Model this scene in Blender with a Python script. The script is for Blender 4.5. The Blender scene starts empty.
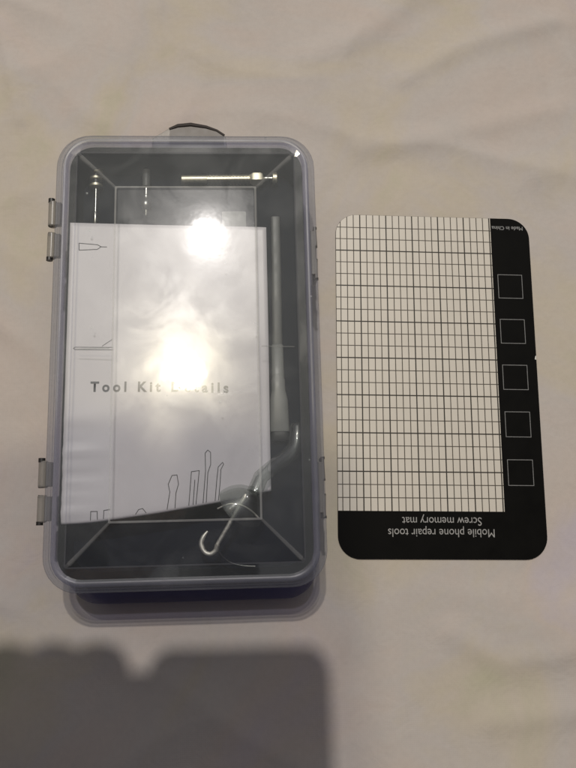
import bpy, math, random
from mathutils import Vector, Matrix, noise
random.seed(7)
R_ = math.radians
scene = bpy.context.scene
COL = scene.collection

# ------------------------------------------------------------------ poses (metres)
BOX = (-0.02361, 0.07161, 0.01481)          # toolbox centre on the sheet and its yaw
MAT = (0.08460, 0.06678, -0.01552)          # screw mat centre and yaw

# ------------------------------------------------------------------ materials
def new_mat(name):
    m = bpy.data.materials.new(name); m.use_nodes = True
    nt = m.node_tree
    for n in list(nt.nodes): nt.nodes.remove(n)
    out = nt.nodes.new('ShaderNodeOutputMaterial')
    return m, nt, out
def N(nt, t, **kw):
    n = nt.nodes.new(t)
    for k, v in kw.items():
        if k.startswith('_'): setattr(n, k[1:], v)
        else: n.inputs[k.replace('0_', '')].default_value = v
    return n
def noise_node(nt, scale, detail=4, rough=.55, dist=0.0, coord='Object', stretch=None):
    tc = nt.nodes.new('ShaderNodeTexCoord')
    n = nt.nodes.new('ShaderNodeTexNoise')
    n.inputs['Scale'].default_value = scale; n.inputs['Detail'].default_value = detail
    n.inputs['Roughness'].default_value = rough; n.inputs['Distortion'].default_value = dist
    if stretch:
        mp = nt.nodes.new('ShaderNodeMapping'); mp.inputs['Scale'].default_value = stretch
        nt.links.new(tc.outputs[coord], mp.inputs['Vector']); nt.links.new(mp.outputs[0], n.inputs['Vector'])
    else:
        nt.links.new(tc.outputs[coord], n.inputs['Vector'])
    return n
def ramp(nt, src, stops):
    r = nt.nodes.new('ShaderNodeValToRGB')
    el = r.color_ramp.elements
    while len(el) < len(stops): el.new(.5)
    for e, (p, c) in zip(el, stops):
        e.position = p; e.color = (c if len(c) == 4 else (*c, 1)) if hasattr(c, '__len__') else (c, c, c, 1)
    nt.links.new(src, r.inputs['Fac'])
    return r
def mth(nt, op, a, b=None):
    n = nt.nodes.new('ShaderNodeMath'); n.operation = op
    for i, v in enumerate((a, b)):
        if v is None: continue
        if isinstance(v, (int, float)): n.inputs[i].default_value = v
        else: nt.links.new(v, n.inputs[i])
    return n.outputs[0]
def bump(nt, src, strength, dist):
    b = nt.nodes.new('ShaderNodeBump'); b.inputs['Strength'].default_value = strength
    b.inputs['Distance'].default_value = dist
    nt.links.new(src, b.inputs['Height']); return b
def plain(name, col, rough=.5, metal=0.0, var=.12, vscale=300, bmp=0.0, spec=.5):
    m, nt, out = new_mat(name)
    p = nt.nodes.new('ShaderNodeBsdfPrincipled')
    n = noise_node(nt, vscale)
    lo = tuple(c*(1-var) for c in col); hi = tuple(min(1, c*(1+var)) for c in col)
    r = ramp(nt, n.outputs['Fac'], [(.3, lo), (.7, hi)])
    nt.links.new(r.outputs[0], p.inputs['Base Color'])
    rr = ramp(nt, n.outputs['Fac'], [(.3, max(.02, rough*.85)), (.7, min(1, rough*1.15))])
    nt.links.new(rr.outputs[0], p.inputs['Roughness'])
    p.inputs['Metallic'].default_value = metal
    p.inputs['Specular IOR Level'].default_value = spec
    if bmp:
        b = bump(nt, n.outputs['Fac'], bmp, .0003); nt.links.new(b.outputs[0], p.inputs['Normal'])
    nt.links.new(p.outputs[0], out.inputs[0])
    return m
def clear(name, tint, haze, haze_var, hazecol, rough=.02, grime=.15, smears=True, wav=.02, f0=.04, glare_patch=None, graze=.8):
    """thin clear plastic: straight-through light, a little milky scatter, Fresnel gloss in a sharp and a grimy lobe"""
    m, nt, out = new_mat(name)
    tr = N(nt, 'ShaderNodeBsdfTransparent'); tr.inputs[0].default_value = (*tint, 1)
    df = N(nt, 'ShaderNodeBsdfDiffuse'); df.inputs[0].default_value = (*hazecol, 1)
    n1 = noise_node(nt, 34, 6, .62, 1.6)
    sm = ramp(nt, n1.outputs['Fac'], [(.46, 0.0), (.62, .5), (.78, 1.0)])
    # tiny chips and dust
    tc = nt.nodes.new('ShaderNodeTexCoord')
    vo = nt.nodes.new('ShaderNodeTexVoronoi'); vo.inputs['Scale'].default_value = 95
    nt.links.new(tc.outputs['Object'], vo.inputs['Vector'])
    sp = ramp(nt, vo.outputs['Distance'], [(.0, 1.0), (.035, .8), (.06, 0.0)])
    n3 = noise_node(nt, 60, 1)
    gate = ramp(nt, n3.outputs['Fac'], [(.50, 0.0), (.55, 1.0)])
    dust = mth(nt, 'MULTIPLY', mth(nt, 'MULTIPLY', sp.outputs[0], gate.outputs[0]), .55 if smears else 0.0)
    hz = mth(nt, 'ADD', mth(nt, 'ADD', mth(nt, 'MULTIPLY', sm.outputs[0], haze_var), haze), dust)
    mx = nt.nodes.new('ShaderNodeMixShader')
    nt.links.new(hz, mx.inputs[0]); nt.links.new(tr.outputs[0], mx.inputs[1]); nt.links.new(df.outputs[0], mx.inputs[2])
    lw = N(nt, 'ShaderNodeLayerWeight'); lw.inputs['Blend'].default_value = .5
    f5 = mth(nt, 'POWER', lw.outputs['Facing'], 5.0)
    fr = mth(nt, 'ADD', mth(nt, 'MULTIPLY', f5, graze), f0)
    n2 = noise_node(nt, 85, 3)
    b = bump(nt, n2.outputs['Fac'], wav, .01)
    g1 = N(nt, 'ShaderNodeBsdfGlossy'); g1.inputs['Roughness'].default_value = rough
    g2 = N(nt, 'ShaderNodeBsdfGlossy')
    rr = ramp(nt, n1.outputs['Fac'], [(.35, grime*.7), (.7, min(1, grime*1.5))])
    nt.links.new(rr.outputs[0], g2.inputs['Roughness'])
    nt.links.new(b.outputs[0], g1.inputs['Normal']); nt.links.new(b.outputs[0], g2.inputs['Normal'])
    gm = nt.nodes.new('ShaderNodeMixShader')
    fm = nt.nodes.new('ShaderNodeMixShader')
    nt.links.new(fr, fm.inputs[0])
    gw = ramp(nt, n1.outputs['Fac'], [(.4, .28), (.75, .66)])
    if glare_patch:      # ragged greasy patch, placed to widen the second lamp's glare
        mp = nt.nodes.new('ShaderNodeMapping'); mp.vector_type = 'POINT'
        (cx, cy), (rx, ry) = glare_patch
        mp.inputs['Location'].default_value = (-cx/rx, -cy/ry, 0); mp.inputs['Scale'].default_value = (1/rx, 1/ry, 0)
        nt.links.new(tc.outputs['Object'], mp.inputs['Vector'])
        ln = nt.nodes.new('ShaderNodeVectorMath'); ln.operation = 'LENGTH'; nt.links.new(mp.outputs[0], ln.inputs[0])
        n5 = noise_node(nt, 48, 5, .58, .9)
        dd = mth(nt, 'ADD', ln.outputs['Value'], mth(nt, 'MULTIPLY', mth(nt, 'SUBTRACT', n5.outputs['Fac'], .5), 1.7))
        pm = ramp(nt, dd, [(.15, 1.0), (.55, .6), (1.15, 0.0)])
        w_ = mth(nt, 'ADD', mth(nt, 'MULTIPLY', gw.outputs[0], .75), mth(nt, 'MULTIPLY', pm.outputs[0], .62))
        wc = mth(nt, 'MINIMUM', w_, .96)
        nt.links.new(wc, gm.inputs[0])
        nt.links.new(mth(nt, 'ADD', fr, mth(nt, 'MULTIPLY', pm.outputs[0], .035)), fm.inputs[0])
    else:
        nt.links.new(gw.outputs[0], gm.inputs[0])
    g3 = N(nt, 'ShaderNodeBsdfGlossy'); g3.inputs['Roughness'].default_value = min(.9, grime*2.1)
    gg = nt.nodes.new('ShaderNodeMixShader'); gg.inputs[0].default_value = .62
    nt.links.new(g2.outputs[0], gg.inputs[1]); nt.links.new(g3.outputs[0], gg.inputs[2])
    nt.links.new(g1.outputs[0], gm.inputs[1]); nt.links.new(gg.outputs[0], gm.inputs[2])
    nt.links.new(mx.outputs[0], fm.inputs[1]); nt.links.new(gm.outputs[0], fm.inputs[2])
    nt.links.new(fm.outputs[0], out.inputs[0])
    return m
def tinted(name, tint, col, fac, rough):
    """translucent coloured plastic: part straight-through tint, part solid"""
    m, nt, out = new_mat(name)
    tr = N(nt, 'ShaderNodeBsdfTransparent'); tr.inputs[0].default_value = (*tint, 1)
    p = N(nt, 'ShaderNodeBsdfPrincipled')
    n = noise_node(nt, 120, 5)
    r = ramp(nt, n.outputs['Fac'], [(.3, tuple(c*.85 for c in col)), (.7, tuple(c*1.15 for c in col))])
    nt.links.new(r.outputs[0], p.inputs['Base Color']); p.inputs['Roughness'].default_value = rough
    mx = nt.nodes.new('ShaderNodeMixShader'); mx.inputs[0].default_value = fac
    nt.links.new(tr.outputs[0], mx.inputs[1]); nt.links.new(p.outputs[0], mx.inputs[2])
    nt.links.new(mx.outputs[0], out.inputs[0])
    return m

def cloth_mat():
    m, nt, out = new_mat('washed cotton')
    p = nt.nodes.new('ShaderNodeBsdfPrincipled')
    n = noise_node(nt, 11, 4, .55, .8)
    r = ramp(nt, n.outputs['Fac'], [(.28, (.555, .527, .385)), (.40, (.605, .540, .445)), (.50, (.590, .540, .495)), (.60, (.61, .534, .475)), (.74, (.575, .518, .54))])
    n2 = noise_node(nt, 420, 3, .6)
    mix = nt.nodes.new('ShaderNodeMixRGB'); mix.blend_type = 'MULTIPLY'; mix.inputs[0].default_value = .25
    r2 = ramp(nt, n2.outputs['Fac'], [(.3, .82), (.7, 1.0)])
    nt.links.new(r.outputs[0], mix.inputs[1]); nt.links.new(r2.outputs[0], mix.inputs[2])
    nt.links.new(mix.outputs[0], p.inputs['Base Color'])
    p.inputs['Roughness'].default_value = .9; p.inputs['Specular IOR Level'].default_value = .15
    # fine weave plus soft puckers
    tc = nt.nodes.new('ShaderNodeTexCoord')
    wx = nt.nodes.new('ShaderNodeTexWave'); wx.bands_direction = 'X'; wx.inputs['Scale'].default_value = 420; wx.inputs['Distortion'].default_value = 1.2
    wy = nt.nodes.new('ShaderNodeTexWave'); wy.bands_direction = 'Y'; wy.inputs['Scale'].default_value = 420; wy.inputs['Distortion'].default_value = 1.2
    for w in (wx, wy): nt.links.new(tc.outputs['Object'], w.inputs['Vector'])
    s = mth(nt, 'ADD', wx.outputs['Fac'], wy.outputs['Fac'])
    b1 = bump(nt, s, .06, .0002)
    n3 = noise_node(nt, 60, 3, .55, .6)
    b2 = bump(nt, n3.outputs['Fac'], .15, .004)
    nt.links.new(b2.outputs[0], b1.inputs['Normal'])
    nt.links.new(b1.outputs[0], p.inputs['Normal'])
    nt.links.new(p.outputs[0], out.inputs[0])
    return m

M = dict(
    cloth=cloth_mat(),
    lid=clear('clear lid plastic', (.965, .97, .965), .019, .026, (.76, .80, .77), .042, .20, True, .0040, .04, ((-.004, -.003), (.034, .034))),
    edge=clear('frosted lid edge', (.92, .93, .92), .085, .06, (.85, .85, .82), .15, .3, False, .01),
    rimlid=clear('worn lid rim plastic', (.80, .81, .84), .085, .05, (.66, .67, .69), .34, .5, True, .01, .04, None, .2),
    crease=clear('glint-hazed lid crease', (.90, .91, .90),   .28, .25, (.86, .86, .82), .20, .35, False, .02),  # pale haze raised to stand in for glints along the panel edges
    cup=clear('clear rubber', (.86, .88, .86), .018, .02, (.75, .77, .72), .07, .2, False, .05, .13),
    base=tinted('blue translucent plastic', (.84, .85, .95), (.135, .13, .235), .27, .42),
    clip=clear('cloudy clip plastic', (.72, .70, .66), .5, .1, (.47, .44, .39), .25, .45, False, .02),
    liner=plain('black foam', (.0065, .0088, .0165), .9, 0, .2, 500, 0, .05),
    pad=plain('grey brown plastic', (.21, .19, .17), .5),
    lip=plain('dark brown rubber', (.055, .045, .04), .55),
    pin=plain('dark pin', (.03, .028, .025), .4),
    paper=plain('white leaflet paper', (.79, .755, .79), .42, 0, .02, 60, .05),
    ink=plain('grey print ink', (.19, .19, .20), .6),
    ink_fine=plain('fine print ink', (.055, .055, .06), .6),
    ink_pale=plain('pale print ink', (.22, .22, .23), .6),
    brass=plain('bright nickel', (.92, .87, .70), .50, 1.0, .08, 900),
    knurl=plain('knurled nickel', (.70, .65, .51), .34, 1.0, .15, 900),
    steel=plain('dark steel', (.42, .42, .40), .30, 1.0, .1, 900),
    wire=plain('polished wire', (.93, .90, .82), .6, 1.0, .08, 900),
    grip=plain('black grip', (.012, .013, .015), .4),
    grey=plain('grey plastic', (.115, .118, .115), .45, 0, .08, 200),
    greypale=plain('pale grey plastic', (.20, .205, .20), .4, 0, .08, 200),
    greydark=plain('dark cap plastic', (.015, .015, .015), .5),
    slip=plain('grey slip', (.10, .105, .10), .5),
    black=plain('black laminated card', (.0050, .0048, .0042), .5, 0, .2, 120, .02, .06),
    white=plain('white laminated card', (.73, .68, .59), .36, 0, .02, 80, .02, .4),
    line=plain('printed grid ink', (.035, .03, .022), .5, 0, .2, 700, 0, .3),
    line_thin=plain('thin printed grid ink', (.085, .072, .055), .5, 0, .2, 700, 0, .3),
    outl=plain('grey outline ink', (.24, .24, .235), .5, 0, .15, 900),
    text=plain('white print ink', (.36, .355, .34), .5, 0, .2, 900),
    speck=plain('bare white chip', (.8, .78, .72), .6),
    phone=plain('black phone shell', (.012, .012, .013), .3),
    skin=plain('warm skin', (.45, .27, .19), .5, 0, .08, 200),
    sleeve=plain('dark sleeve', (.03, .03, .04), .9),
)

# ------------------------------------------------------------------ mesh building (box-local millimetres)
class MB:
    def __init__(s): s.v = []; s.f = []; s.m = []
    def add(s, vs, fs, mi=0):
        b = len(s.v); s.v += [tuple(v) for v in vs]
        for f in fs: s.f.append(tuple(b+i for i in f)); s.m.append(mi)
    def loft(s, rings, cap0=True, cap1=True, mi=0, mats=None, closed=False):
        n = len(rings[0]); b = len(s.v)
        for r in rings: s.v += [tuple(p) for p in r]
        k = len(rings)
        for j in range(k if closed else k-1):
            j2 = (j+1) % k
            for i in range(n):
                i2 = (i+1) % n
                s.f.append((b+j*n+i, b+j*n+i2, b+j2*n+i2, b+j2*n+i))
                s.m.append(mats(j, i) if mats else mi)
        if not closed:
            if cap0: s.f.append(tuple(b+i for i in range(n))[::-1]); s.m.append(mi)
            if cap1: s.f.append(tuple(b+(k-1)*n+i for i in range(n))); s.m.append(mi)
    def tube(s, pts, rad, n=14, mi=0, caps=True):
        pts = [Vector(p) for p in pts]
        if not hasattr(rad, '__len__'): rad = [rad]*len(pts)
        T = []
        for i in range(len(pts)):
            a = pts[max(0, i-1)]; c = pts[min(len(pts)-1, i+1)]
            d = c-a
            if d.length < 1e-9: d = T[-1].copy() if T else Vector((1, 0, 0))
            T.append(d.normalized())
        up = Vector((0, 0, 1)) if abs(T[0].z) < .9 else Vector((1, 0, 0))
        u = T[0].cross(up).normalized(); rings = []
        for p, t, r in zip(pts, T, rad):
            u = (u - t*u.dot(t)).normalized(); w = t.cross(u)
            rings.append([p + (u*math.cos(2*math.pi*i/n)+w*math.sin(2*math.pi*i/n))*r for i in range(n)])
        s.loft(rings, caps, caps, mi)
    def prism(s, poly, z0, z1, bev=0.0, mi=0):
        """polygon extruded with a small chamfer on the top edge"""
        n = len(poly); cx = sum(p[0] for p in poly)/n; cy = sum(p[1] for p in poly)/n
        def inset(d):
            o = []
            for i in range(n):
                a = Vector(poly[i-1][:2]); b = Vector(poly[i][:2]); c = Vector(poly[(i+1) % n][:2])
                e1 = (b-a).normalized(); e2 = (c-b).normalized()
                nn = (Vector((-e1.y, e1.x))+Vector((-e2.y, e2.x)))
                if nn.length < 1e-6: nn = Vector((-e1.y, e1.x))
                nn.normalize(); o.append(b+nn*d)
            return o
        rs = [[(p[0], p[1], z0) for p in poly]]
        if bev:
            rs.append([(p[0], p[1], z1-bev) for p in poly])
            rs.append([(p.x, p.y, z1) for p in inset(bev)])
        else: rs.append([(p[0], p[1], z1) for p in poly])
        s.loft(rs, mi=mi)
    def box(s, x0, x1, y0, y1, z0, z1, bev=0.0, mi=0):
        s.prism([(x0, y0), (x1, y0), (x1, y1), (x0, y1)], z0, z1, bev, mi)
    def flat(s, poly, z, mi=0):
        s.add([(p[0], p[1], z) for p in poly], [tuple(range(len(poly)))], mi)
    def ribbon(s, pts, w, zf, mi=0):
        for a, b in zip(pts[:-1], pts[1:]):
            a = Vector(a); b = Vector(b); d = (b-a)
            L = d.length
            if L < 1e-6: continue
            d.normalize(); q = Vector((-d.y, d.x))*w/2; k = max(1, int(L/2.0))
            for i in range(k):
                p0 = a+d*(L*i/k) - d*(w*.3 if i == 0 else 0); p1 = a+d*(L*(i+1)/k) + d*(w*.3 if i == k-1 else 0)
                s.add([(*(p0-q), zf(*(p0-q))), (*(p1-q), zf(*(p1-q))), (*(p1+q), zf(*(p1+q))), (*(p0+q), zf(*(p0+q)))], [(0, 1, 2, 3)], mi)
    def build(s, name, mats, parent=None, org=(0, 0, 0), smooth=35):
        me = bpy.data.meshes.new(name)
        o3 = Vector(org)
        me.from_pydata([(Vector(v)-o3)*.001 for v in s.v], [], s.f); me.update()
        if not isinstance(mats, (list, tuple)): mats = [mats]
        for m in mats: me.materials.append(m)
        me.polygons.foreach_set('material_index', s.m)
        if smooth:
            me.polygons.foreach_set('use_smooth', [True]*len(me.polygons))
            me.set_sharp_from_angle(angle=R_(smooth))
        o = bpy.data.objects.new(name, me); COL.objects.link(o)
        if parent: o.parent = parent
        return o

def rrect(hx, hy, r, z, cx=0.0, cy=0.0, k=9):
    out = []
    for (sx, sy, a0) in ((1, 1, 0), (-1, 1, 90), (-1, -1, 180), (1, -1, 270)):
        for i in range(k):
            a = R_(a0 + 90*i/(k-1))
            out.append((cx+sx*(hx-r)+r*math.cos(a), cy+sy*(hy-r)+r*math.sin(a), z))
    return out
def in_pose(o, pose, org):
    x, y, a = pose
    c, s = math.cos(a), math.sin(a)
    o.location = (x+(c*org[0]-s*org[1])*.001, y+(s*org[0]+c*org[1])*.001, org[2]*.001)
    o.rotation_euler = (0, 0, a)
def tag(o, label, cat, group=None):
    o['label'] = label; o['category'] = cat
    if group: o['group'] = group
    return o
def thing(name, label, cat, pose, org, group=None):
    e = bpy.data.objects.new(name, None); COL.objects.link(e); e.empty_display_size = .01
    in_pose(e, pose, org); return tag(e, label, cat, group)
def lettering(name, body, size, mat, parent, org, at, z, rot=0.0, align='LEFT', spacing=1.0, bold=0.0, width=None, zf=None):
    cu = bpy.data.curves.new(name, 'FONT'); cu.body = body; cu.size = 1.0
    cu.align_x = align; cu.space_character = spacing; cu.offset = bold; cu.resolution_u = 4
    t = bpy.data.objects.new(name, cu); COL.objects.link(t)
    dg = bpy.context.evaluated_depsgraph_get()
    me = bpy.data.meshes.new_from_object(t.evaluated_get(dg))
    bpy.data.objects.remove(t)
    xs = [v.co.x for v in me.vertices]; w = max(xs)-min(xs)
    sx = (width/w) if width else size
    c, s = math.cos(rot), math.sin(rot)
    mid = (max(xs)+min(xs))/2 if align == 'CENTER' else min(xs)
    for v in me.vertices:
        x = (v.co.x-mid)*sx; y = v.co.y*size
        X = at[0]+c*x-s*y; Y = at[1]+s*x+c*y
        Z = zf(X, Y) if zf else z
        v.co = (Vector((X, Y, Z))-Vector(org))*.001
    me.materials.clear(); me.materials.append(mat)
    o = bpy.data.objects.new(name, me); COL.objects.link(o); o.parent = parent
    return o

def sst(a, b, x):
    t = min(1, max(0, (x-a)/(b-a))); return t*t*(3-2*t)

# ------------------------------------------------------------------ bed sheet
def rect_dist(x, y, pose, hx, hy):
    c, s = math.cos(pose[2]), math.sin(pose[2]); dx, dy = x-pose[0], y-pose[1]
    lx = abs(c*dx+s*dy)-hx; ly = abs(-s*dx+c*dy)-hy
    return math.hypot(max(lx, 0), max(ly, 0))
CREASES = [  # (x,y) polylines in metres, half width, height
    ([(.085, -.040), (.105, -.052), (.130, -.050), (.155, -.038)], .0055, .0012),
    ([(.070, -.018), (.100, -.024), (.135, -.018), (.170, -.006)], .006, .0014),
    ([(.100, -.075), (.135, -.072), (.170, -.060)], .006, .0015),
    ([(.075, .215), (.105, .232), (.150, .246)], .0055, .0017),
    ([(.030, .225), (.060, .240), (.085, .262)], .007, .0018),
    ([(.055, .178), (.095, .186), (.150, .200)], .006, .0013),
    ([(-.118, .240), (-.110, .215), (-.104, .190)], .004, .0012),
    ([(-.055, .260), (-.058, .220), (-.062, .190)], .008, .0015),
    ([(.000, .265), (.006, .230), (.004, .190)], .008, .0015),
    ([(-.135, .160), (-.110, .120), (-.100, .060)], .008, .0014),
    ([(-.125, .010), (-.108, -.010), (-.100, -.045)], .007, .0013),
    ([(.140, .160), (.150, .110), (.147, .060)], .007, .0014),
    ([(.020, .150), (.028, .110), (.026, .050)], .004, .0006),
]
def seg_d(px, py, a, b):
    ax, ay = a; bx, by = b; dx, dy = bx-ax, by-ay
    t = max(0, min(1, ((px-ax)*dx+(py-ay)*dy)/(dx*dx+dy*dy)))
    return math.hypot(px-ax-t*dx, py-ay-t*dy)
def sheet_z(x, y):
    d = min(rect_dist(x, y, BOX, .052, .095), rect_dist(x, y, MAT, .046, .078))
    m = sst(.002, .030, d)
    h = noise.fractal(Vector((x*7, y*5, 1.3)), 1.0, 2.0, 3)*.0028
    h += noise.fractal(Vector((x*26+y*9, y*15-x*5, 4.1)), 1.0, 2.0, 3)*.0008
    h += noise.fractal(Vector((x*34+y*3, y*6, 9.7)), 1.0, 2.0, 4)*.0016*sst(.02, .20, y+.05)
    rd = 1-abs(noise.noise(Vector((x*13-y*6, y*9+x*4, 3.3))))
    h += .0013*(max(0, rd-.70)/.30)**1.6
    rd = 1-abs(noise.noise(Vector((x*8+y*13, y*12-x*3, 8.3))))
    h += .0015*(max(0, rd-.76)/.24)**1.7
    for pl, w, a in CREASES:
        if abs(x-pl[1][0]) > .12 or abs(y-pl[1][1]) > .12: continue
        dd = min(seg_d(x, y, p, q) for p, q in zip(pl[:-1], pl[1:]))
        h += a*math.exp(-(dd/w)**2)
    return m*h - .0004
def axis(lo, hi, a, b, st):
    v = []; x = a
    while x <= b+1e-9: v.append(x); x += st
    s = st
    while v[-1] < hi: s *= 1.25; v.append(v[-1]+s)
    s = st
    while v[0] > lo: s *= 1.25; v.insert(0, v[0]-s)
    return v
xs = axis(-1.0, 1.0, -.19, .21, .0017); ys = axis(-1.0, 1.2, -.14, .30, .0017)
sv = [(x, y, sheet_z(x, y)) for y in ys for x in xs]
nx = len(xs)
sf = [(j*nx+i, j*nx+i+1, (j+1)*nx+i+1, (j+1)*nx+i) for j in range(len(ys)-1) for i in range(nx-1)]
me = bpy.data.meshes.new('bed_sheet'); me.from_pydata(sv, [], sf); me.update()
me.materials.append(M['cloth']); me.polygons.foreach_set('use_smooth', [True]*len(me.polygons))
sheet = bpy.data.objects.new('ground_sheet', me); COL.objects.link(sheet)
sheet['kind'] = 'structure'

# ------------------------------------------------------------------ screw memory mat
GX0, GX1, GY1, GY0 = -44.85, 27.0, 77.2, -57.2
t = thing('screw_mat', 'flat black card mat with a white printed grid and a column of outlined squares', 'screw mat', MAT, (0, 0, 0))
mb = MB(); mb.prism(rrect(45, 77.17, 9.6, 0, k=12), 0.02, .55, .08); mb.build('card', M['black'], t)
# white panel: rectangle whose top left corner follows the card's rounded corner
r = 9.4; pl = [(GX0, GY0), (GX1, GY0), (GX1, GY1-.15)]
for i in range(13):
    a = R_(90+90*i/12); pl.append((GX0+r+r*math.cos(a), GY1-.15-r+r*math.sin(a)))
mb = MB(); mb.flat([p for p in pl], .57)
panel = mb.build('grid_panel', M['white'], t, smooth=0)
def top_at(x):
    if x < GX0+r: return GY1-.15-r+math.sqrt(max(0, r*r-(x-GX0-r)**2))
    return GY1-.15
def left_at(y):
    if y > GY1-.15-r: return GX0+r-math.sqrt(max(0, r*r-(y-(GY1-.15-r))**2))
    return GX0
mb = MB()
x = -33.8-12.04; i = 0
while x < GX1-.3:
    if x > GX0+.25:
        w = .27 if i % 4 == 0 else .20
        mb.flat([(x-w, GY0), (x+w, GY0), (x+w, top_at(x+w)), (x-w, top_at(x-w))], .59 if i % 4 == 0 else .582, 0 if i % 4 == 0 else 1)
    x += 3.01; i += 1
y = GY0+5.57; i = 1
while y < GY1-1.0:
    w = .27 if i % 3 == 0 else .19
    mb.flat([(left_at(y-w), y-w), (GX1, y-w), (GX1, y+w), (left_at(y+w), y+w)], .594 if i % 3 == 0 else .586, 0 if i % 3 == 0 else 1)
    y += 5.57; i += 1
mb.build('grid_lines', [M['line'], M['line_thin']], panel, smooth=0)
for k in range(5):
    cy = 44.2-21.15*k; cx = 34.9; h = 5.55; w = .13
    mb = MB()
    for (x0, x1, y0, y1) in ((cx-h, cx+h, cy+h-w, cy+h+w), (cx-h, cx+h, cy-h-w, cy-h+w), (cx-h-w, cx-h+w, cy-h-w, cy+h+w), (cx+h-w, cx+h+w, cy-h-w, cy+h+w)):
        mb.flat([(x0, y0), (x1, y0), (x1, y1), (x0, y1)], .575 if x1-x0 > 2 else .579)
    mb.build('square_outline', M['outl'], t, smooth=0)
lettering('title_lettering', 'Mobile phone repair tools', 5.0, M['text'], t, (0, 0, 0), (-.75, -64.6), .58, math.pi, 'CENTER', 1.0, .0, 45.8)
lettering('title_lettering', 'Screw memory mat', 5.0, M['text'], t, (0, 0, 0), (-.4, -59.7), .58, math.pi, 'CENTER', 1.0, .0, 34.3)
lettering('origin_lettering', 'Made in China', 2.5, M['outl'], t, (0, 0, 0), (34.9, 73.3), .58, math.pi, 'CENTER', 1.0, .02, 14.6)
mb = MB(); mb.flat([(44.2, 10.3), (44.9, 10.1), (44.9, 12.0), (44.5, 11.7)], .60); mb.build('chip', M['speck'], t, smooth=0)

# ------------------------------------------------------------------ clear lidded toolbox
t = thing('toolbox', 'closed plastic box with a clear stepped lid and blue base holding repair tools', 'toolbox', BOX, (0, 0, 0))
mb = MB()
rg = [rrect(46.6, 90.4, 11, 0, 3.2, -6.2), rrect(47.6, 91.4, 12, .9, 3.2, -6.2), rrect(48.6, 91.2, 12, 16, 1.7, -5.0),
      rrect(49.2, 90.0, 12, 19.5, .8, -3.2), rrect(49.7, 88.5, 11.5, 22, .2, -.8), rrect(50.3, 88.8, 11.2, 26), rrect(50.6, 89.0, 11.4, 31.2), rrect(50.2, 88.6, 11.2, 31.8),
      rrect(48.4, 87.1, 10, 31.8), rrect(48.3, 87.0, 9.8, 31.1), rrect(48.2, 86.9, 9.7, 24), rrect(47.1, 85.7, 9.2, 12.5), rrect(45.5, 84, 8.5, 12)]
mb.loft(rg)
base = mb.build('base', M['base'], t)
mb = MB(); mb.loft([rrect(45.2, 83.6, 8.2, 12.05), rrect(46.6, 85.2, 9, 14), rrect(47.3, 86.0, 9.3, 20), rrect(48.1, 86.8, 9.6, 30.4), rrect(48.0, 86.7, 9.6, 30.8), rrect(47.8, 86.5, 9.5, 30.6), rrect(46.5, 85.0, 9, 20), rrect(45.6, 84.2, 8.6, 14.3), rrect(45.0, 83.6, 8.2, 14.0)]); liner = mb.build('liner', M['liner'], base)
# lid: closed shell, outer surface up from the flange, inner surface back down
C = 1.2
def lidrings(d):   # d = 0 outer skin, 1.2 inner skin
    q = d
    return [rrect(52.4-q*.0, 90.8-q*.0, 13, 29.0-q*.0), ] if False else None
outer = [rrect(53.0, 91.0, 13.4, 31.2), rrect(53.1, 91.1, 13.5, 32.2), rrect(52.8, 90.8, 13.3, 32.6), rrect(51.9, 90.3, 12.6, 32.8), rrect(51.8, 90.2, 12.5, 33.0),
         rrect(51.7, 90.1, 12.4, 33.6), rrect(51.2, 89.6, 12.1, 34.6), rrect(50.2, 88.6, 11.3, 35.1), rrect(48.9, 87.3, 10.3, 35.2), rrect(48.3, 86.7, 9.9, 34.9),
         rrect(47.7, 86.1, 9.5, 34.6), rrect(44.7, 83.3, 1.2, 34.6, 0, C), rrect(44.1, 82.7, .9, 34.7, 0, C),
         rrect(28.6, 67.2, .6, 36.5, 0, C), rrect(28.25, 66.85, .5, 36.72, 0, C), rrect(27.8, 66.4, .4, 36.78, 0, C)]
inner = [rrect(27.5, 66.1, .6, 35.6, 0, C), rrect(28.0, 66.6, .7, 35.5, 0, C), rrect(43.7, 82.3, 1.3, 33.52, 0, C), rrect(44.5, 83.1, 1.5, 33.4, 0, C),
         rrect(47.7, 86.1, 9.4, 33.4), rrect(48.9, 87.3, 10.2, 33.8), rrect(50.2, 88.6, 11.2, 33.6), rrect(50.8, 89.2, 11.7, 33.0), rrect(51.05, 89.45, 11.9, 31.6), rrect(51.2, 89.6, 12.0, 30.4), rrect(51.7, 90.1, 12.5, 30.6)]
no = len(outer)
KC = 9
def lidmat(j, i):
    if j == 11: return 2
    if 12 <= j <= 12 and (i % KC) < KC-1: return 1      # facet corners
    if j in (13, 14): return 3                               # crease round the raised panel
    if no+1 <= j <= no+1 and (i % KC) < KC-1: return 1
    if j <= 9 or j >= no+5: return 2
    return 0
mb = MB()
mb.loft(outer+inner, False, False, mats=lambda j, i: lidmat(j, i) if j != no-1 else 0)
n = len(outer[0])
# remove the bridging strip between the two panel skins and cap each instead; close the flange
keep = [(f, m) for f, m in zip(mb.f, mb.m)]
mb.f = []; mb.m = []
for k, (f, m) in enumerate(keep):
    if k//n == no-1: continue
    mb.f.append(f); mb.m.append(m)
mb.f.append(tuple((no-1)*n+i for i in range(n))); mb.m.append(0)
mb.f.append(tuple(no*n+i for i in range(n))[::-1]); mb.m.append(0)
last = (len(outer)+len(inner)-1)*n
for i in range(n):
    i2 = (i+1) % n; mb.f.append((last+i, last+i2, i2, i)); mb.m.append(2)
lid = mb.build('lid', [M['lid'], M['edge'], M['rimlid'], M['crease']], t, smooth=50)
for p_ in lid.data.polygons:
    if p_.material_index == 0: p_.use_smooth = False      # flat panes stay optically flat
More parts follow.
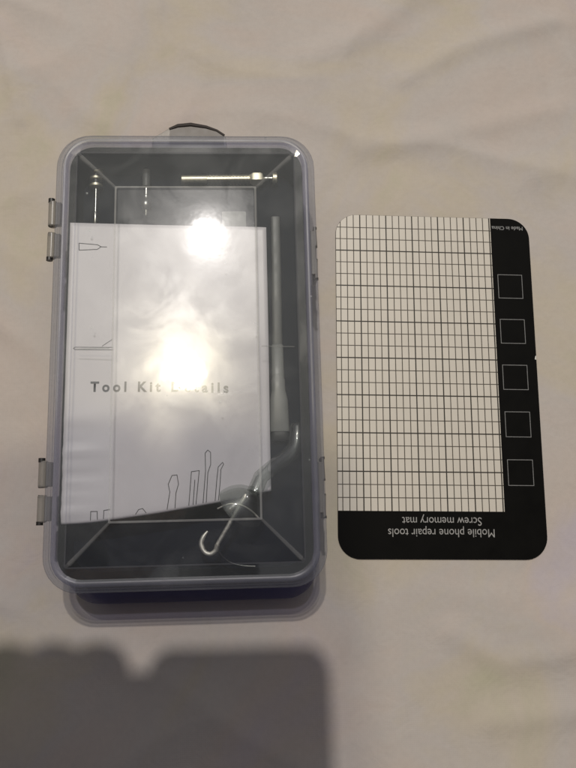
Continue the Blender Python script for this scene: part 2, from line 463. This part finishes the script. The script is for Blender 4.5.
# moulded seam ribs half way down each long facet
for x0, x1 in ((-42.5, -29.5), (29.5, 42.5)):
    mb = MB(); zz = lambda x: 34.8+(44.1-abs(x))*(1.8/15.5)
    mb.tube([(x0, 1.0, zz(x0)), ((x0+x1)/2, 1.0, zz((x0+x1)/2)), (x1, 1.0, zz(x1))], .28, 8)
    mb.build('moulded_rib', M['edge'], lid)
def stretch(me, zmin):
    for v in me.vertices:
        x, y, z = (c*1000 for c in v.co)
        if z > zmin and (abs(x) > 45 or abs(y) > 84.9): v.co.y += .0020*sst(60.0, 92.0, y)
stretch(lid.data, 0); stretch(base.data, 18); stretch(liner.data, 18)
# hanging tab at the far end
mb = MB()
arc = [(-15, 88.0), (17, 88.0), (16.2, 95.0), (12.5, 98.0), (8, 99.6), (1.5, 100.6), (-4, 100.0), (-7.5, 98.9), (-11, 96.6), (-14.5, 94.2)]
mb.prism(arc, 27.2, 28.6, .3)
tab = mb.build('hang_tab', M['clip'], lid)
mb = MB(); mb.tube([(-7.6, 98.2, 28.7), (-4, 99.7, 28.8), (1.5, 100.3, 28.8), (8, 99.2, 28.8), (12.5, 97.6, 28.8), (15.6, 95.4, 28.7)], [.55, .8, .85, .7, .5, .55], 8)
mb.build('tab_lip', M['lip'], tab)
mb = MB(); mb.prism([(-7.6, 91.0), (15.4, 91.0), (15.4, 95.2), (12.4, 97.4), (8, 99.0), (1.5, 100.0), (-4, 99.5), (-7.4, 98.0)], 28.62, 28.75, 0); mb.build('tab_pad', M['pad'], tab)
# hinges on the left wall, catches on the right wall
def hinge(y0, y1):
    mb = MB(); mid = (y0+y1)/2
    for a, b in ((y0, mid-1.4), (mid+1.4, y1)):
        mb.tube([(-54.9, a, 28.5), (-54.9, a+.4, 28.5), (-54.9, b-.4, 28.5), (-54.9, b, 28.5)], [1.5, 1.85, 1.85, 1.5], 16)
        mb.box(-54.9, -51.5, a+.5, b-.5, 27.3, 29.6, .3)
    h = mb.build('hinge', M['clip'], t)
    for a, w in ((y0-.3, 1.4), (mid-1.9, 1.1), (mid+1.9, 1.1), (y1+.3, 1.6)):
        p = MB(); p.tube([(-55.5, a-w/2, 28.9), (-55.5, a+w/2, 28.9)], 1.35 if w > 1.2 else 1.0, 12); p.build('hinge_pin', M['pin'], h)
hinge(40.6, 65.2); hinge(-64.9, -41.6)
def catch(y0, y1):
    mb = MB(); mid = (y0+y1)/2
    mb.prism([(52.0, y0), (53.1, y0+.5), (53.4, mid-3.4), (52.8, mid-2.6), (52.8, mid+2.6), (53.4, mid+3.4), (53.1, y1-.5), (52.0, y1)], 22.0, 31.6, .4)
    mb.box(50.6, 52.4, y0+2, y1-2, 30.7, 31.7, .2)
    h = mb.build('catch', M['clip'], t)
    for a in (y0+.4, mid-3.0, mid+3.0, y1-.4):
        p = MB(); p.tube([(52.9, a-.5, 30.2), (52.9, a+.5, 30.2)], .6, 10); p.build('catch_pin', M['pin'], h)
catch(30.2, 53.0); catch(-65.8, -42.3)

# ------------------------------------------------------------------ what lies in the box
def yb(x):   # line where the leaflet folds away downwards
    pts = [(-60, -64.8), (-38, -64.4), (-29, -63.4), (-12, -61.4), (1, -59.4), (16, -56.8), (26, -54.4), (40, -52.0)]
    def lin(x):
        for (a, b), (c, d) in zip(pts[:-1], pts[1:]):
            if x <= c: return b+(d-b)*max(0, (x-a))/(c-a)
        return pts[-1][1]
    return sum(lin(x+k*1.5) for k in range(-4, 5))/9
def pz(x, y):
    z = 29.2 - 8.0*sst(-8, 34, x)*sst(25, -55, y)
    z += .35*math.sin(y*.11+x*.05)*sst(-30, 20, x) + .25*noise.noise(Vector((x*.05, y*.05, 2)))
    z += 1.1*noise.noise(Vector((x*.02+3, y*.22, 7)))*sst(-25, -47, x)*sst(-10, -40, y)
    return z
XL, XR = -48.0, 32.6
RF, FA = 1.3, R_(104)
def leaf_pt(x, j):           # rows 0..70 run from the top edge to the fold, the rest curl under
    ytop = 55.9-2.4*(x+50)/83; f = yb(x)
    if j <= 70:
        y = ytop+(f-ytop)*(j/70); return (x, y, pz(x, y))
    s_ = (j-70)*.45; th = min(s_/RF, FA); ex = max(0, s_-RF*FA); z0 = pz(x, f)
    return (x, f-RF*math.sin(th)-ex*math.cos(FA), max(14.3, z0-RF*(1-math.cos(th))-ex*math.sin(FA)))
mb = MB(); NXp, NYp = 48, 92; vs = []
for j in range(NYp+1):
    for i in range(NXp+1):
        vs.append(leaf_pt(XL+(XR-XL)*i/NXp, j))
W = NXp+1
mb.add(vs, [(j*W+i, (j+1)*W+i, (j+1)*W+i+1, j*W+i+1) for j in range(NYp) for i in range(NXp)])
org = (-8, -5, 26)
leaf = thing('leaflet', 'white printed instruction leaflet under the clear lid, with tool drawings along its bottom', 'leaflet', BOX, org)
sh = mb.build('sheet', M['paper'], leaf, org)
sd = sh.modifiers.new('thickness', 'SOLIDIFY'); sd.thickness = .00012; sd.offset = -1
zi = lambda x, y: pz(x, y)+.06
lettering('title_lettering', 'Tool Kit Details', 5.6, M['ink'], leaf, org, (-37.8, -14.7), 0, R_(-.8), 'LEFT', 1.5, .034, 54.0, zi)
def drawing(name, pls, w=.28, mat='ink_fine'):
    mb = MB()
    for p in pls: mb.ribbon(p, w, zi)
    return mb.build(name, M[mat], leaf, org, 0)
drawing('screwdriver_drawing', [[(-43.8, 46.9), (-36.4, 46.2), (-34.9, 45.3), (-36.4, 44.2), (-43.7, 43.9), (-43.8, 46.9)], [(-34.9, 45.3), (-32.6, 45.2)]])
drawing('spatula_drawing', [[(-44.1, 3.3), (-29.2, 3.0)], [(-44.1, 2.3), (-29.2, 2.0)], [(-44.1, 3.3), (-44.8, 2.8), (-44.1, 2.3)], [(-33.5, 3.6), (-29.6, 6.3)]], .26, 'ink_pale')
yy = lambda x: yb(x)-.3
drawing('opener_drawing', [[(-36.5, yy(-36.5)), (-36.4, -61.2), (-34.0, -61.2), (-33.9, yy(-33.9))], [(-31.6, yy(-31.6)), (-31.5, -60.9), (-29.2, -60.6)], [(-19.5, yy(-19.5)), (-18.4, -60.9), (-16.9, -60.5), (-15.6, yy(-15.6))]])
drawing('tweezers_drawing', [[(-7.6, yy(-7.6)), (-6.6, -54.5), (-7.2, -51.5), (-5.8, -48.2), (-3.9, -48.0), (-3.3, -51.5), (-4.3, -55), (-4.6, yy(-4.6))]])
drawing('pry_bar_drawing', [[(.6, yy(.6)), (1.6, -46.8), (4.6, -46.4), (3.3, yy(3.3))], [(2.2, yy(2.2)), (2.9, -50.0)]])
drawing('pick_drawing', [[(6.0, yy(6)), (7.0, -46.5), (6.9, -39.6), (7.9, -38.4), (9.0, -39.3), (9.0, -44), (7.9, -47.2), (7.2, yy(7.2))]])
drawing('hook_drawing', [[(10.6, yy(10.6)), (11.4, -49), (11.9, -45.0), (13.6, -43.2), (14.0, -43.9), (12.9, -46), (12.6, -51), (11.9, yy(11.9))]])

# precision screwdriver lying across the far end
org = (15, 81, 14.1)
d = thing('precision_screwdriver', 'slim bright metal screwdriver with a knurled grip lying across the far end of the box', 'screwdriver', BOX, org)
ax = lambda pts, z=17.2, y=81.0: [(x, y+.012*(x-10), z) for x in pts]
mb = MB(); mb.tube(ax([-3.4, -3.2, 7.6, 7.7]), [1.6, 1.85, 1.85, 1.6], 16); mb.build('shaft', M['brass'], d, org)
mb = MB()
nr = 26
xsK = [7.7+18.6*i/nr for i in range(nr+1)]
rings = []
for i, x in enumerate(xsK):
    rings.append([(x, 81.0+.012*(x-10)+(2.15+(.24 if (i+k) % 2 else -.22))*math.cos(2*math.pi*k/16), 17.2+(2.15+(.22 if (i+k) % 2 else -.22))*math.sin(2*math.pi*k/16)) for k in range(16)])
mb.loft(rings); mb.build('knurled_grip', M['knurl'], d, org, 20)
mb = MB(); mb.tube(ax([25.6, 26.6, 27.8, 30.8, 31.8, 32.3]), [1.5, 2.4, 3.1, 3.1, 2.7, 1.4], 6); mb.build('collar', M['brass'], d, org)
mb = MB(); mb.tube(ax([32.2, 33.0, 34.0, 36.2]), [1.0, 1.3, 1.15, 1.3], 14); mb.build('neck', M['steel'], d, org)
mb = MB(); mb.tube(ax([36.1, 36.4, 38.0, 38.3]), [2.2, 2.7, 2.7, 2.3], 16); mb.build('end_cap', M['brass'], d, org)

# two small screwdrivers standing lengthwise beside each other at the far left
def small_driver(name, label, x, segs, grp):
    org = (x, 76, 14.05)
    e = thing(name, label, 'screwdriver', BOX, org, grp)
    for nm, mat, pts in segs:
        mb = MB(); mb.tube([(x, y, 14.1+2.3) for y, r in pts], [r for y, r in pts], 16); mb.build(nm, M[mat], e, org)
small_driver('small_screwdriver', 'small dark screwdriver with three shiny rings in the far left corner', -40.1,
    [('handle', 'grip', [(89-5.5, 1.6), (83.2, 2.0), (78.3, 2.0)]), ('ring', 'brass', [(85.6, 2.0), (85.3, 2.7), (84.2, 2.7), (83.9, 2.0)]),
     ('ring', 'brass', [(82.1, 2.05), (81.9, 2.7), (81.0, 2.7), (80.8, 2.05)]), ('ring', 'brass', [(78.8, 2.05), (78.6, 2.8), (77.6, 2.8), (77.3, 1.2)]),
     ('shaft', 'steel', [(77.5, .65), (66.0, .6)]), ('tip', 'steel', [(66.1, .9), (65.5, 1.1), (61.5, .9), (60, .3)])], None)
small_driver('small_screwdriver', 'small grey-handled screwdriver with a shiny bulb tip, pointing at the top edge of the leaflet', -18.6,
    [('handle', 'grey', [(85.8, 1.3), (85.4, 1.7), (77.8, 1.7), (77.2, 1.1)]), ('shaft', 'steel', [(77.3, .8), (72.0, .75)]),
     ('tip', 'steel', [(74.0, .9), (73.2, 1.1), (72.4, .8), (70.8, 1.9), (69.3, 2.1), (67.8, 1.5), (67.0, .6), (64.6, .2)])], None)

# grey spudger down the right side
org = (36.5, 16, 14.1)
s_ = thing('spudger', 'long grey plastic spudger lying along the right side of the leaflet', 'spudger', BOX, org)
mb = MB()
def slab(mb, prof, zc):
    rings = []
    for (y, xc, hx, hz) in prof:
        rings.append([(xc+hx*math.copysign(abs(math.cos(a))**.6, math.cos(a)), y, zc+hz*math.copysign(abs(math.sin(a))**.6, math.sin(a))) for a in [2*math.pi*k/20 for k in range(20)]])
    mb.loft(rings)
slab(mb, [(63.9, 37.1, 1.5, .5), (63.6, 37.1, 1.9, .9), (40, 37.0, 2.0, 1.3), (7, 36.6, 2.2, 1.6), (6.4, 36.6, 2.1, 1.5)], 16.4)
mb.build('blade', M['grey'], s_, org)
mb = MB()
slab(mb, [(6.5, 36.6, 2.2, 1.6), (6.0, 36.6, 2.5, 1.9), (-8, 36.6, 2.6, 2.0), (-8.6, 36.6, 2.9, 2.1), (-13, 36.7, 2.9, 2.1), (-17, 36.8, 3.7, 2.2), (-29.5, 36.8, 4.1, 2.3), (-30.3, 36.8, 3.9, 2.1)], 16.5)
mb.build('handle', M['greypale'], s_, org)
mb = MB(); slab(mb, [(-30.2, 36.9, 3.4, 1.9), (-30.6, 36.9, 3.6, 2.0), (-33.6, 36.9, 3.6, 2.0), (-34.1, 36.9, 3.2, 1.7)], 16.4); mb.build('end_plug', M['greydark'], s_, org)

# clear suction cup with a bent tube handle
org = (22, -58, 14.1)
c_ = thing('suction_cup', 'clear rubber suction cup with a bent tube handle in the lower right of the box', 'suction cup', BOX, org)
axis_v = Vector((.60, .55, .58)).normalized(); ctr = Vector((20.6, -60.2, 22.2))
u = axis_v.cross(Vector((0, 0, 1))).normalized(); w = axis_v.cross(u)
prof = [(-.2, 10.2), (.3, 10.4), (1.2, 9.9), (3.2, 8.6), (5.4, 6.6), (7.2, 4.4), (8.2, 3.2), (9.2, 3.0)]
profi = [(8.0, 2.0), (6.2, 3.6), (4.4, 5.8), (2.4, 7.8), (.4, 9.4)]
rings = [[ctr+axis_v*h+(u*math.cos(2*math.pi*k/36)+w*math.sin(2*math.pi*k/36))*r for k in range(36)] for h, r in prof[::-1]]
ri = [[ctr+axis_v*h+(u*math.cos(2*math.pi*k/36)+w*math.sin(2*math.pi*k/36))*r for k in range(36)] for h, r in profi]
mb = MB(); mb.loft(rings+ri[::-1], True, True); mb.build('cup', M['cup'], c_, org, 60)
top = ctr+axis_v*8.8
mb = MB(); mb.tube([top, (28.6, -49.2, 26.4), (33.0, -45.6, 24.2), (37.6, -42.2, 21.6), (40.6, -39.8, 20.2), (42.6, -37.2, 19.2), (43.6, -33.8, 18.4), (44.0, -29.0, 17.9), (44.1, -27.3, 17.8), (44.1, -26.7, 17.8)],
                   [3.1, 3.0, 3.0, 3.1, 3.4, 3.1, 3.2, 3.2, 2.8, 1.4], 20); mb.build('tube_handle', M['cup'], c_, org, 60)

# wire hook resting on the cup
org = (14, -68, 20)
h_ = thing('wire_hook', 'bright bent wire hook leaning against the clear suction cup', 'hook', BOX, org)
def smooth_path(p, k=6):
    p = [Vector(q) for q in p]; o = []
    for i in range(len(p)-1):
        a, b, c, d4 = p[max(0, i-1)], p[i], p[i+1], p[min(len(p)-1, i+2)]
        for j in range(k):
            t_ = j/k; o.append(.5*((2*b)+(c-a)*t_+(2*a-5*b+4*c-d4)*t_*t_+(3*b-a-3*c+d4)*t_**3))
    o.append(p[-1]); return o
mb = MB(); mb.tube([(22.6, -56.0, 29.0), (22.3, -57.0, 29.0), (20.6, -59.6, 28.4), (11.3, -74.8, 24.4)], [.6, 1.0, .85, .82], 12); mb.build('shank', M['wire'], h_, org)
hp = smooth_path([(11.3, -74.8, 24.4), (10.6, -77.0, 23.6), (8.4, -78.3, 23.0), (6.1, -77.2, 22.8), (5.0, -74.2, 22.8), (5.9, -71.6, 22.9), (7.5, -69.6, 23.0)])
mb = MB(); mb.tube(hp, [.95]*(len(hp)-8)+[.95-.08*i for i in range(8)], 12); mb.build('hook_end', M['wire'], h_, org)
lp = smooth_path([(11.6, -61.2, 27.2), (16.2, -59.6, 29.4), (20.8, -60.2, 29.2), (24.4, -62.2, 28.2), (27.3, -65.0, 27.0)])
mb = MB(); mb.tube(lp, .32, 8); mb.build('upper_loop', M['wire'], h_, org)
lp = smooth_path([(11.3, -76.4, 24.0), (13.2, -79.4, 22.8), (16.4, -81.8, 21.6), (21.0, -83.1, 20.6), (25.8, -83.5, 20.0)])
mb = MB(); mb.tube(lp, .3, 8); mb.build('lower_loop', M['steel'], h_, org)

# small grey slip peeking out above the leaflet
org = (19.3, 58, 26)
mb = MB(); mb.prism(rrect(5.0, 9.0, .6, 0, 19.3, 52.6, 4), 26.9, 27.3, .05)
o = mb.build('paper_slip', M['slip'], None, org); in_pose(o, BOX, org)
tag(o, 'small translucent grey slip peeking out above the top edge of the white leaflet', 'slip')

# ------------------------------------------------------------------ photographer's phone and hand (above the frame, they throw the shadow at the bottom)
ph = bpy.data.objects.new('phone', None); COL.objects.link(ph); ph.location = (-.0205, .0335, .3315)
tag(ph, 'dark mobile phone held above the box, seen as the rounded shadow on the sheet', 'phone')
mb = MB(); mb.loft([rrect(29.2, 78.0, 7, 0), rrect(30.2, 79.0, 8, 1.0), rrect(30.2, 79.0, 8, 7.4), rrect(29.2, 78.0, 7, 8.4)]); mb.build('shell', M['phone'], ph)
mb = MB(); mb.flat(rrect(28.2, 76.5, 6, 0), 8.43); mb.build('screen', M['grip'], ph)
mb = MB(); mb.tube([(20.5, -33.5, -1.6), (20.5, -33.5, 0)], [3.6, 4.0], 20); mb.build('lens_ring', M['steel'], ph)

def skin_chain(name, verts, edges, radii, mat, parent, root=0, sub=2):
    me = bpy.data.meshes.new(name); me.from_pydata(verts, edges, []); me.update()
    o = bpy.data.objects.new(name, me); COL.objects.link(o); o.parent = parent
    sk = o.modifiers.new('skin', 'SKIN'); sk.use_smooth_shade = True
    if not me.skin_vertices: 
        bpy.context.view_layer.objects.active = o
    for i, r in enumerate(radii):
        d_ = me.skin_vertices[0].data[i]; d_.radius = (r, r) if not hasattr(r, '__len__') else r; d_.use_root = (i == root)
    ss = o.modifiers.new('subd', 'SUBSURF'); ss.levels = sub; ss.render_levels = sub
    me.materials.append(mat); return o
hv = [(-.128, -.075, .340), (-.112, -.030, .338), (-.098, .002, .337)]
he = [(0, 1), (1, 2)]; hr = [.027, .030, .028]
knuck = []
for k, (bx, tipx, L) in enumerate(((-.0690, -.0680, .1185), (-.0832, -.0824, .1192), (-.0974, -.0968, .1188), (-.1116, -.1112, .1178))):
    b = len(hv); y0 = .034-.004*k; knuck.append(b)
    hv += [(bx, y0, .338), (bx+.0007, y0+(L-y0)*.5, .343), (tipx, y0+(L-y0)*.82, .339), (tipx, L-.004, .332)]
    he += [(b, b+1), (b+1, b+2), (b+2, b+3)]; hr += [.0135, .0128, .0122, .0112]
    he.append((2, b))
b = len(hv)
hv += [(-.080, .000, .323), (-.0605, .020, .322), (-.0550, .060, .324), (-.0530, .106, .329)]
he += [(1, b), (b, b+1), (b+1, b+2), (b+2, b+3)]; hr += [.020, .0185, .0160, .0118]
hand = bpy.data.objects.new('person', None); COL.objects.link(hand)
tag(hand, "photographer's hand gripping the phone's edge, seen as the knuckled shadow at the lower left", 'person')
bpy.context.view_layer.update()
body = skin_chain('hand', hv, he, hr, M['skin'], hand)
sv_ = [(-.1285, -.076, .340), (-.146, -.12, .341), (-.175, -.22, .343), (-.215, -.34, .346)]
skin_chain('sleeve', sv_, [(0, 1), (1, 2), (2, 3)], [.031, .034, .042, .05], M['sleeve'], hand)

tilt = Matrix.Rotation(R_(-16), 4, 'X'); pv = Vector((0, 0, .332))
for o in (ph, hand):
    o.location = pv + tilt @ (o.location - pv) + Vector((0, -.004, 0)); o.rotation_euler = (R_(-16), 0, 0)

# ------------------------------------------------------------------ light: two lamps overhead, dim room around
def lamp(name, loc, energy, col, rad):
    l = bpy.data.lights.new(name, 'POINT'); l.energy = energy; l.color = col; l.shadow_soft_size = rad
    o = bpy.data.objects.new(name, l); COL.objects.link(o); o.location = loc; return o
lamp('ceiling_lamp', (-.109, .843, 1.8), 60, (1.0, .945, .91), .020)
lamp('ceiling_lamp', (-.170, .446, 1.8), 20, (1.0, .89, .64), .046)

wd = bpy.data.worlds.new('World'); scene.world = wd; wd.use_nodes = True
nt = wd.node_tree
for n_ in list(nt.nodes): nt.nodes.remove(n_)
out = nt.nodes.new('ShaderNodeOutputWorld'); bg = nt.nodes.new('ShaderNodeBackground')
tc = nt.nodes.new('ShaderNodeTexCoord')
dp = nt.nodes.new('ShaderNodeVectorMath'); dp.operation = 'DOT_PRODUCT'
dp.inputs[1].default_value = Vector((-.05, .42, .90)).normalized()
nt.links.new(tc.outputs['Generated'], dp.inputs[0])
rp = ramp(nt, dp.outputs['Value'], [(0.0, (.010, .008, .014)), (.55, (.018, .015, .026)), (.72, (.045, .040, .062)), (.82, (.20, .195, .225)), (.92, (.50, .50, .50)), (1.0, (.74, .74, .70))])
nt.links.new(rp.outputs[0], bg.inputs[0]); bg.inputs[1].default_value = 1.0
nt.links.new(bg.outputs[0], out.inputs[0])

# ------------------------------------------------------------------ camera
cam = bpy.data.cameras.new('camera'); co = bpy.data.objects.new('camera', cam); COL.objects.link(co)
cam.sensor_fit = 'VERTICAL'; cam.sensor_height = 24; cam.sensor_width = 18; cam.lens = 24*759.906/768
cam.clip_start = .004; cam.clip_end = 50
mtx = Matrix.Rotation(.19756, 4, 'X') @ Matrix.Rotation(-.05464, 4, 'Y')
co.matrix_world = Matrix.Translation((0, 0, .32574)) @ mtx
scene.camera = co
scene.view_settings.view_transform = 'Standard'; scene.view_settings.look = 'None'
scene.view_settings.exposure = 0; scene.view_settings.gamma = 1
scene.render.engine = 'CYCLES'
scene.cycles.transparent_max_bounces = 48; scene.cycles.max_bounces = 10
scene.cycles.use_denoising = True
